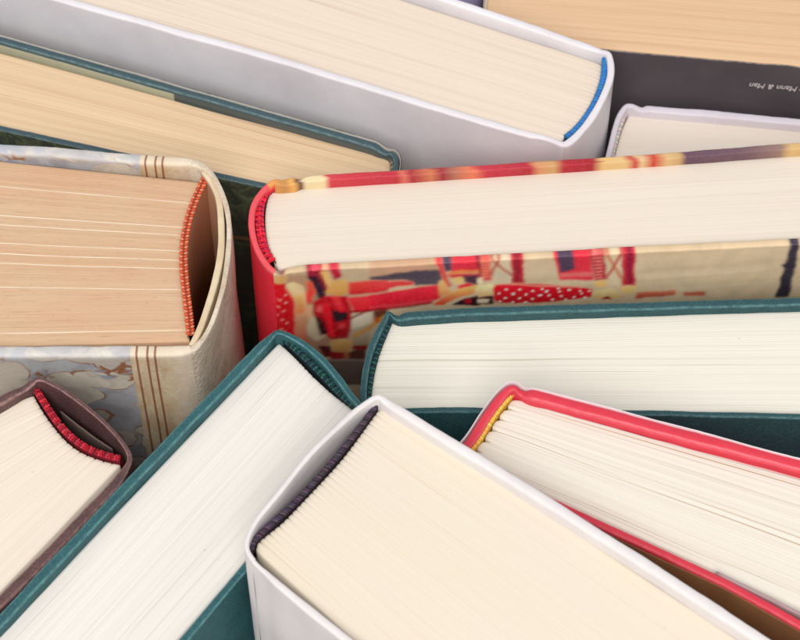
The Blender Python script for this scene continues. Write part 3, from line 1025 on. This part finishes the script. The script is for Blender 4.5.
# ---- 6. teal book running down to the left
H = 0.210
b = thing('hardcover_book', 'thick teal cloth book running diagonally from the centre to the lower left corner',
          'book', at(330, 370, H))
pts = [(184, 639, 1.1, 0, 0), (243, 569, 1.1, 0, 0), (352, 440, 1.1, 0, 0), (364, 427, 1.0, 0, 0),
       (372, 418, .9, 0, 1), (366, 409, .9, 0, 1), (353, 397.5, .95, 0, 1), (339, 378, .95, .2, 1), (323, 359, .95, .2, 1), (304, 342.5, .95, .2, 1), (288, 334, .85, .3, 1), (281, 331.5, .7, .8, 1), (276, 331, .7, 1.0, 1),
       (273, 334.5, .8, -.2, 2), (268, 339.5, 1.2, -.4, 2), (262, 345, 1.5, 0, 2), (250, 357.5, 1.55, 0, 2), (139.5, 471, 1.55, 0, 2), (72.5, 543.5, 1.55, 0, 2), (0, 620, 1.55, 0, 2)]
cm6 = cloth('sea_green_book_cloth', alb(44, 96, 102), alb(100, 152, 152), wear=.75, dark=alb(30, 72, 80), seed=3)
pts = [list(p) for p in pts]
case(b, pts, H, .195, .195, (cm6, cm6, cm6), seed=61, groove=.00035)
pm = paper('bright_white_page_edges', alb(238, 234, 226), alb(170, 158, 144), 6.0, line=.8, streak=.6)
text_block(b, [(366, 420), (353, 408.5), (340, 399), (325, 387), (308, 371), (292, 354), (279, 342)], (181, 637), (86, 544), H - .0035, .188, pm, 6, gaps=16, rows=260, sig=0, scal=.0005)
headband(b, [(362, 414), (352, 404.5), (340, 394), (326, 379), (310, 363), (295, 349), (284, 339.5)], H - .0030, .0010, .0009,
         [lin((38, 92, 92)), lin((22, 58, 62))], style='knit', ang=28, core=lin((10, 32, 36)))

# ---- 7. plum book, lower left
H = 0.203
b = thing('hardcover_book', 'plum-brown book with a thick red headband across its open hollow spine',
          'book', at(100, 420, H))
pmz = cloth('plum_book_cloth', alb(100, 70, 68), alb(172, 132, 126), wear=.9, rough=.4, dark=alb(66, 46, 48))
pts = [(0, 601, 1.75, 0, 0), (57, 544, 1.75, 0, 0), (112, 486, 1.7, 0, 0), (121, 474, 1.3, -.3, 0), (126, 467, .9, -.3, 0),
       (131, 458, .7, .2, 1), (127, 448, .6, 0, 1), (116, 433, .6, 0, 1), (98, 415.5, .6, .1, 1), (70, 393.5, .6, .3, 1), (48, 381.5, .6, .5, 1), (39, 378, .7, .8, 1),
       (34, 380, .9, .4, 2), (27, 385, 1.2, -.3, 2), (22, 389, 1.0, -1.2, 2), (14, 391.5, 1.5, -.3, 2), (0, 399, 1.55, 0, 2)]
_, _, o7 = case(b, pts, H, .133, .133, (pmz, pmz, pmz), seed=71, rcap=.0014)
pm = paper('cream_white_page_edges', alb(240, 230, 212), alb(184, 154, 122), 7.0, line=.6, streak=.7)
text_block(b, [(121, 464), (100, 460), (80, 452), (64, 439), (52, 424), (42, 410), (33, 394)], (0, 591), (0, 408.5), H - .004, .125, pm, 7, gaps=8, rows=190, sig=15, scal=.0004)
headband(b, [(121, 459.5), (102, 455), (85, 448), (69, 436), (56, 421), (46, 406), (36, 390)], H - .0032, .0010, .00085,
         [lin((196, 24, 48)), lin((214, 56, 76)), lin((168, 16, 38))], style='knit', ang=32, core=lin((110, 10, 26)))
ln = plain('grey_brown_spine_paper', alb(110, 92, 86), .7)
R = chaikin(smooth_path([(112, 449, .25, 0, 1), (95, 438, .25, 0, 1), (76, 424, .25, 0, 1), (60, 411, .25, 0, 1)], H - .006), 2)
R, rs = resample(R, .001)
sweep('spine_liner', R, rs, H - .006, ln, o7[1], seed=75)

# ---- 8. white book, bottom centre
H = 0.236
b = thing('hardcover_book', 'thick white book with yellowish leaves and a dark purple twisted headband',
          'book', at(300, 470, H))
w8 = board_paper('matt_white_cover_paper', alb(236, 232, 231, .97), alb(219, 212, 214, .95), .5, 4)
pts = [(356, 645, 1.15, 0, 0), (340, 632.5, 1.15, 0, 0), (300, 601.5, 1.1, 0, 0), (276, 581, .95, 0, 0), (266, 571.5, .7, -.2, 0), (259, 566, .55, 0, 0),
       (251, 557, .6, 0, 1), (246, 548, .6, 0, 1), (247, 537, .6, .1, 1), (256, 519, .62, .1, 1), (269, 503, .65, .2, 1), (309, 453.5, .7, .3, 1), (331, 431.5, .75, .2, 1), (352, 412, .8, .1, 1), (366, 402.5, .8, .1, 1), (374, 397.5, .75, .5, 1), (378.5, 395.5, .75, .6, 1),
       (383, 398.5, .9, .4, 2), (388, 402.5, 1.1, -.5, 2), (397, 407.5, 1.4, 0, 2), (490, 464.5, 1.5, 0, 2), (600, 533, 1.55, 0, 2), (772, 645, 1.55, 0, 2)]
case(b, pts, H, .178, .178, (w8, w8, w8), seed=83, wob=.0003, rcap=.0012)
pm = paper('yellowish_cream_page_edges', alb(234, 224, 204), alb(200, 160, 116), 8.0, line=.5, streak=.32, freq=.8, tint=alb(232, 221, 207))
text_block(b, [(256, 551), (257, 542), (272, 530.5), (284, 521), (303, 501), (335, 467), (351, 447), (367, 425), (382, 405)], (340, 628), (740, 640), H - .004, .17, pm, 8, gaps=8, rows=290, sig=34, scal=.0005, jit=.00002)
headband(b, [(252, 553), (251, 544), (264, 531), (279, 518), (299, 499), (331, 464), (347, 444.5), (363, 424), (377, 404.5)], H - .0034, .0009, .00095,
         [lin((70, 56, 74)), lin((60, 48, 66)), lin((84, 68, 84))], ang=40, core=lin((34, 22, 32)))

# ---- 9. red book with a white jacket, right
H = 0.222
b = thing('hardcover_book', 'red cloth book with yellow headband in a thin white and brown jacket',
          'book', at(485, 420, H))
rm = cloth('rose_red_book_cloth', alb(222, 58, 76), alb(240, 128, 136), rough=.42, weave=.15, wear=.35, dark=alb(206, 46, 66))
pts = [(800, 623, 1.2, 0, 0), (720, 579, 1.2, 0, 0), (600, 523, 1.0, 0, 0), (480, 467, 1.0, 0, 0), (466, 459.5, .95, 0, 0),
       (460, 452, 1.2, 0, 1), (465, 446, 1.25, 0, 1), (473, 437, 1.25, 0, 1), (485, 417, 1.25, .1, 1), (499, 398, 1.2, .2, 1), (507, 390, 1.0, .5, 1), (512, 386.5, .9, .9, 1),
       (517, 388, .9, .2, 2), (520, 392, 1.0, -1.3, 2), (525, 394, 1.3, -1.3, 2), (530, 392.5, 1.9, .1, 2), (542, 395.5, 1.9, 0, 2), (600, 411, 1.95, 0, 2), (630, 419, 1.95, 0, 2), (800, 464, 2.0, 0, 2)]
P, s, _ = case(b, pts, H, .158, .158, (rm, rm, rm), seed=91, rcap=.0016)
k = NT('brown_and_white_jacket')
uvs = k.uv()
ob = k.n('ShaderNodeTexCoord').outputs['Object']
g = k.noise(ob, 60, 3)
bm_ = k.out(k.mix(k.rng(g, .3, .7), alb(150, 104, 66), alb(124, 82, 52)), .4, .4)
wj = board_paper('white_jacket_paper', alb(240, 232, 234), alb(222, 206, 212), .4)
seg = P[:, 4]
j9 = jacket(b, P, s, H, wj, .0016, sel=(seg >= .55), seed=95, zoff=.0004)
jb9 = jacket(b, P, s, H, bm_, .0014, sel=(seg < .55), seed=96, zoff=-.0010)
fm9 = plain('greyish_jacket_flap_paper', alb(176, 150, 152), .6)
fl = np.array([[*at(716, 573, H - .0008), .00013, 0, 0], [*at(800, 614.5, H - .0008), .00013, 0, 0]])
fl = extend(fl, .09, True)
fp, fs = resample(fl, .002)
sweep('jacket_flap', fp, fs, H - .0002, fm9, jb9, hw=.00045, wob=.0001, seed=97)
fl = np.array([[*at(540, 405.5, H - .002), .00013, 0, 0], [*at(800, 478, H - .002), .00013, 0, 0]])
fl = extend(fl, .12, True)
fp, fs = resample(fl, .002)
sweep('endpaper', fp, fs, H - .0030, plain('grey_endpaper', alb(214, 206, 200), .6), b, hw=.00016, wob=.0001, seed=98)
pm = paper('cream_white_lined_page_edges', alb(240, 234, 221), alb(180, 152, 120), 9.0, line=1.15, streak=.8)
text_block(b, [(465, 459), (473, 451), (482, 442), (490, 429), (497, 418), (506, 407), (514, 397)], (800, 611), (800, 477), H - .0032, .15, pm, 9, gaps=22, rows=230, sig=6, scal=.0022)
headband(b, [(466, 454), (477, 441), (485.5, 427), (493.5, 414), (502, 403), (510, 394.5)], H - .0026, .0013, .0008,
         [lin((246, 196, 70)), lin((252, 214, 110))], ang=20, core=lin((236, 180, 60)))

# ---- 10. dark paperback, upper right
H = 0.169
b = thing('paperback_book', 'thick charcoal paperback with tan leaves and small white upside-down lettering',
          'book', at(482, 20, H))
k = NT('charcoal_cover_card')
ob = k.n('ShaderNodeTexCoord').outputs['Object']
g = k.noise(ob, 40, 3)
e = k.n('ShaderNodeAttribute', attribute_name='edge').outputs['Fac']
c = k.mix(k.rng(g, .35, .7), alb(100, 92, 95), alb(84, 77, 80))
c = k.mix(k.math('MULTIPLY', e, k.rng(k.noise(ob, 500, 3), .4, .6, .1, .9)), c, alb(216, 200, 186))
dm = k.out(c, .45, .35)
pts = [(800, 67.2, .22, 0, 0), (785, 65, .22, -.2, 0), (750, 62.5, .22, 0, 0), (690, 57.5, .22, .1, 0), (654, 54.5, .22, 0, 0), (610, 50, .22, 0, 0), (500, 40, .25, 0, 0),
       (483, 38, .3, 0, 1), (484, 20, .3, 0, 1), (488, -15, .3, 0, 1), (490, -40, .3, 0, 1),
       (510, -46, .25, 0, 2), (600, -39, .25, 0, 2), (800, -22, .25, 0, 2)]
P10, s10, o10 = case(b, pts, H, .15, .15, (dm, board_paper('pale_spine_card', alb(226, 214, 196), alb(206, 192, 172), .5), dm), seed=101)
pm = paper('tan_paperback_page_edges', alb(238, 203, 164), alb(178, 128, 84), 10.0, line=.7, streak=1.2)
text_block(b, [(484, 37.5), (485, 20), (489, -15), (491, -40)], (800, 66.3), (800, -21.5), H - .0005, .149, pm, 10, gaps=10, rows=220, jit=.00006)
# the lettering on its front cover: upside down, near the top edge
fa10, fb10 = at(690, 57.5, H), at(800, 67.2, H)
d10 = (fb10 - fa10) / np.hypot(*(fb10 - fa10))
n10 = np.array([d10[1], -d10[0]])


def on10(px, py):
    d = fwd * FPX + rgt * (px - 400) - upv * (py - 320)
    t = ((fa10 - CAM[:2]) @ n10) / (d[:2] @ n10)
    p = CAM + d * t
    return p


fc = bpy.data.curves.new('lettering', 'FONT')
fc.body = 'by Mann & Man'
fc.size = .0033
fc.shear = .25
fc.space_character = 1.0
fc.extrude = .00004
tmp = bpy.data.objects.new('lettering_source', fc)
COL.objects.link(tmp)
bpy.context.view_layer.update()
tme = bpy.data.meshes.new_from_object(tmp.evaluated_get(bpy.context.evaluated_depsgraph_get()))
bpy.data.objects.remove(tmp)
tv = np.array([v.co[:] for v in tme.vertices])
wid = tv[:, 0].max()
p_end = on10(749.3, 83.6)                 # last letter ends here; text runs leftwards, upside down
lv = []
for x, y, zz in tv:
    a = (wid - x)                          # distance to the right of the last letter
    q = p_end[:2] + d10 * a + n10 * (.00085 + zz)
    lv.append((q[0], q[1], p_end[2] + .0012 - y))
lf = [tuple(pp.vertices) for pp in tme.polygons]
lo = mesh_obj('lettering', lv, lf, plain('white_ink', alb(236, 226, 226), .5), o10[0], smooth=False)

# ---- 11. pale lilac-white book under the dark paperback
H = 0.165
b = thing('hardcover_book', 'pale lilac-white book with off-white leaves, in front of the charcoal paperback',
          'book', at(615, 130, H))
lm11 = board_paper('pale_lilac_cover_paper', alb(228, 222, 230, .95), alb(208, 198, 208, .95), .5, 7)
pts = [(800, 172, 1.4, 0, 0), (640, 170.5, 1.4, 0, 0), (622, 172, 1.1, 0, 0),
       (608, 170, .95, 0, 1), (606.5, 163, .95, 0, 1), (610.5, 148, .95, 0, 1), (616.5, 122, .95, .1, 1), (621, 112, .95, .2, 1), (626, 105.5, .9, .5, 1), (629, 104.5, .9, .5, 1),
       (635, 106, 1.1, .4, 2), (639, 108.5, 1.2, -.4, 2), (643, 109.5, 1.3, -.7, 2), (647, 107.5, 1.6, .2, 2), (660, 109, 1.55, 0, 2), (700, 112, 1.6, 0, 2), (800, 121.5, 1.6, 0, 2)]
case(b, pts, H, .138, .138, (lm11, lm11, lm11), seed=111)
pm = paper('off_white_page_edges', alb(240, 229, 216), alb(208, 186, 162), 11.0, line=.3, streak=.5)
text_block(b, [(613, 169), (613, 162), (617, 147), (622, 128), (629, 114)], (800, 171), (800, 131), H - .0035, .13, pm, 11, rows=110)
headband(b, [(611, 168), (611, 161), (615, 145), (620, 127), (626, 113)], H - .0032, .0008, .0011, [(.72, .66, .62), (.58, .52, .50)], ang=20, core=(.4, .35, .33))

# ---- 12. lilac book, only a corner of its cover shows at the very top
H = 0.185
b = thing('hardcover_book', 'lilac book showing only a sliver of cover behind the large white book',
          'book', at(478, -60, H))
l12 = board_paper('lilac_cover_paper', alb(176, 170, 206), alb(156, 150, 190), .5, 9)
pts = [(330, -62, 1.4, 0, 0), (440, -46, 1.4, 0, 0), (462, -43, 1.3, 0, 0), (472, -43, 1.0, 0, 1), (482, -52, 1.0, 0, 1), (484, -66, 1.0, 0, 1), (481, -76, 1.0, 0, 1),
       (470, -78, 1.3, 0, 2), (440, -82, 1.4, 0, 2), (330, -98, 1.4, 0, 2)]
case(b, pts, H, .138, .138, (l12, l12, l12), seed=121)
pm = paper('cream_lilac_book_page_edges', alb(240, 226, 204), alb(200, 170, 130), 12.0)
text_block(b, [(470, -45), (476, -54), (477, -66), (474, -74)], (330, -65), (330, -95), H - .0035, .13, pm, 12, rows=60)
headband(b, [(473, -46), (479, -55), (480, -66), (477, -73)], H - .003, .0008, .0011, [(.6, .55, .6)], ang=20)

for o in SC.objects:
    if 'base' in o:
        del o['base']
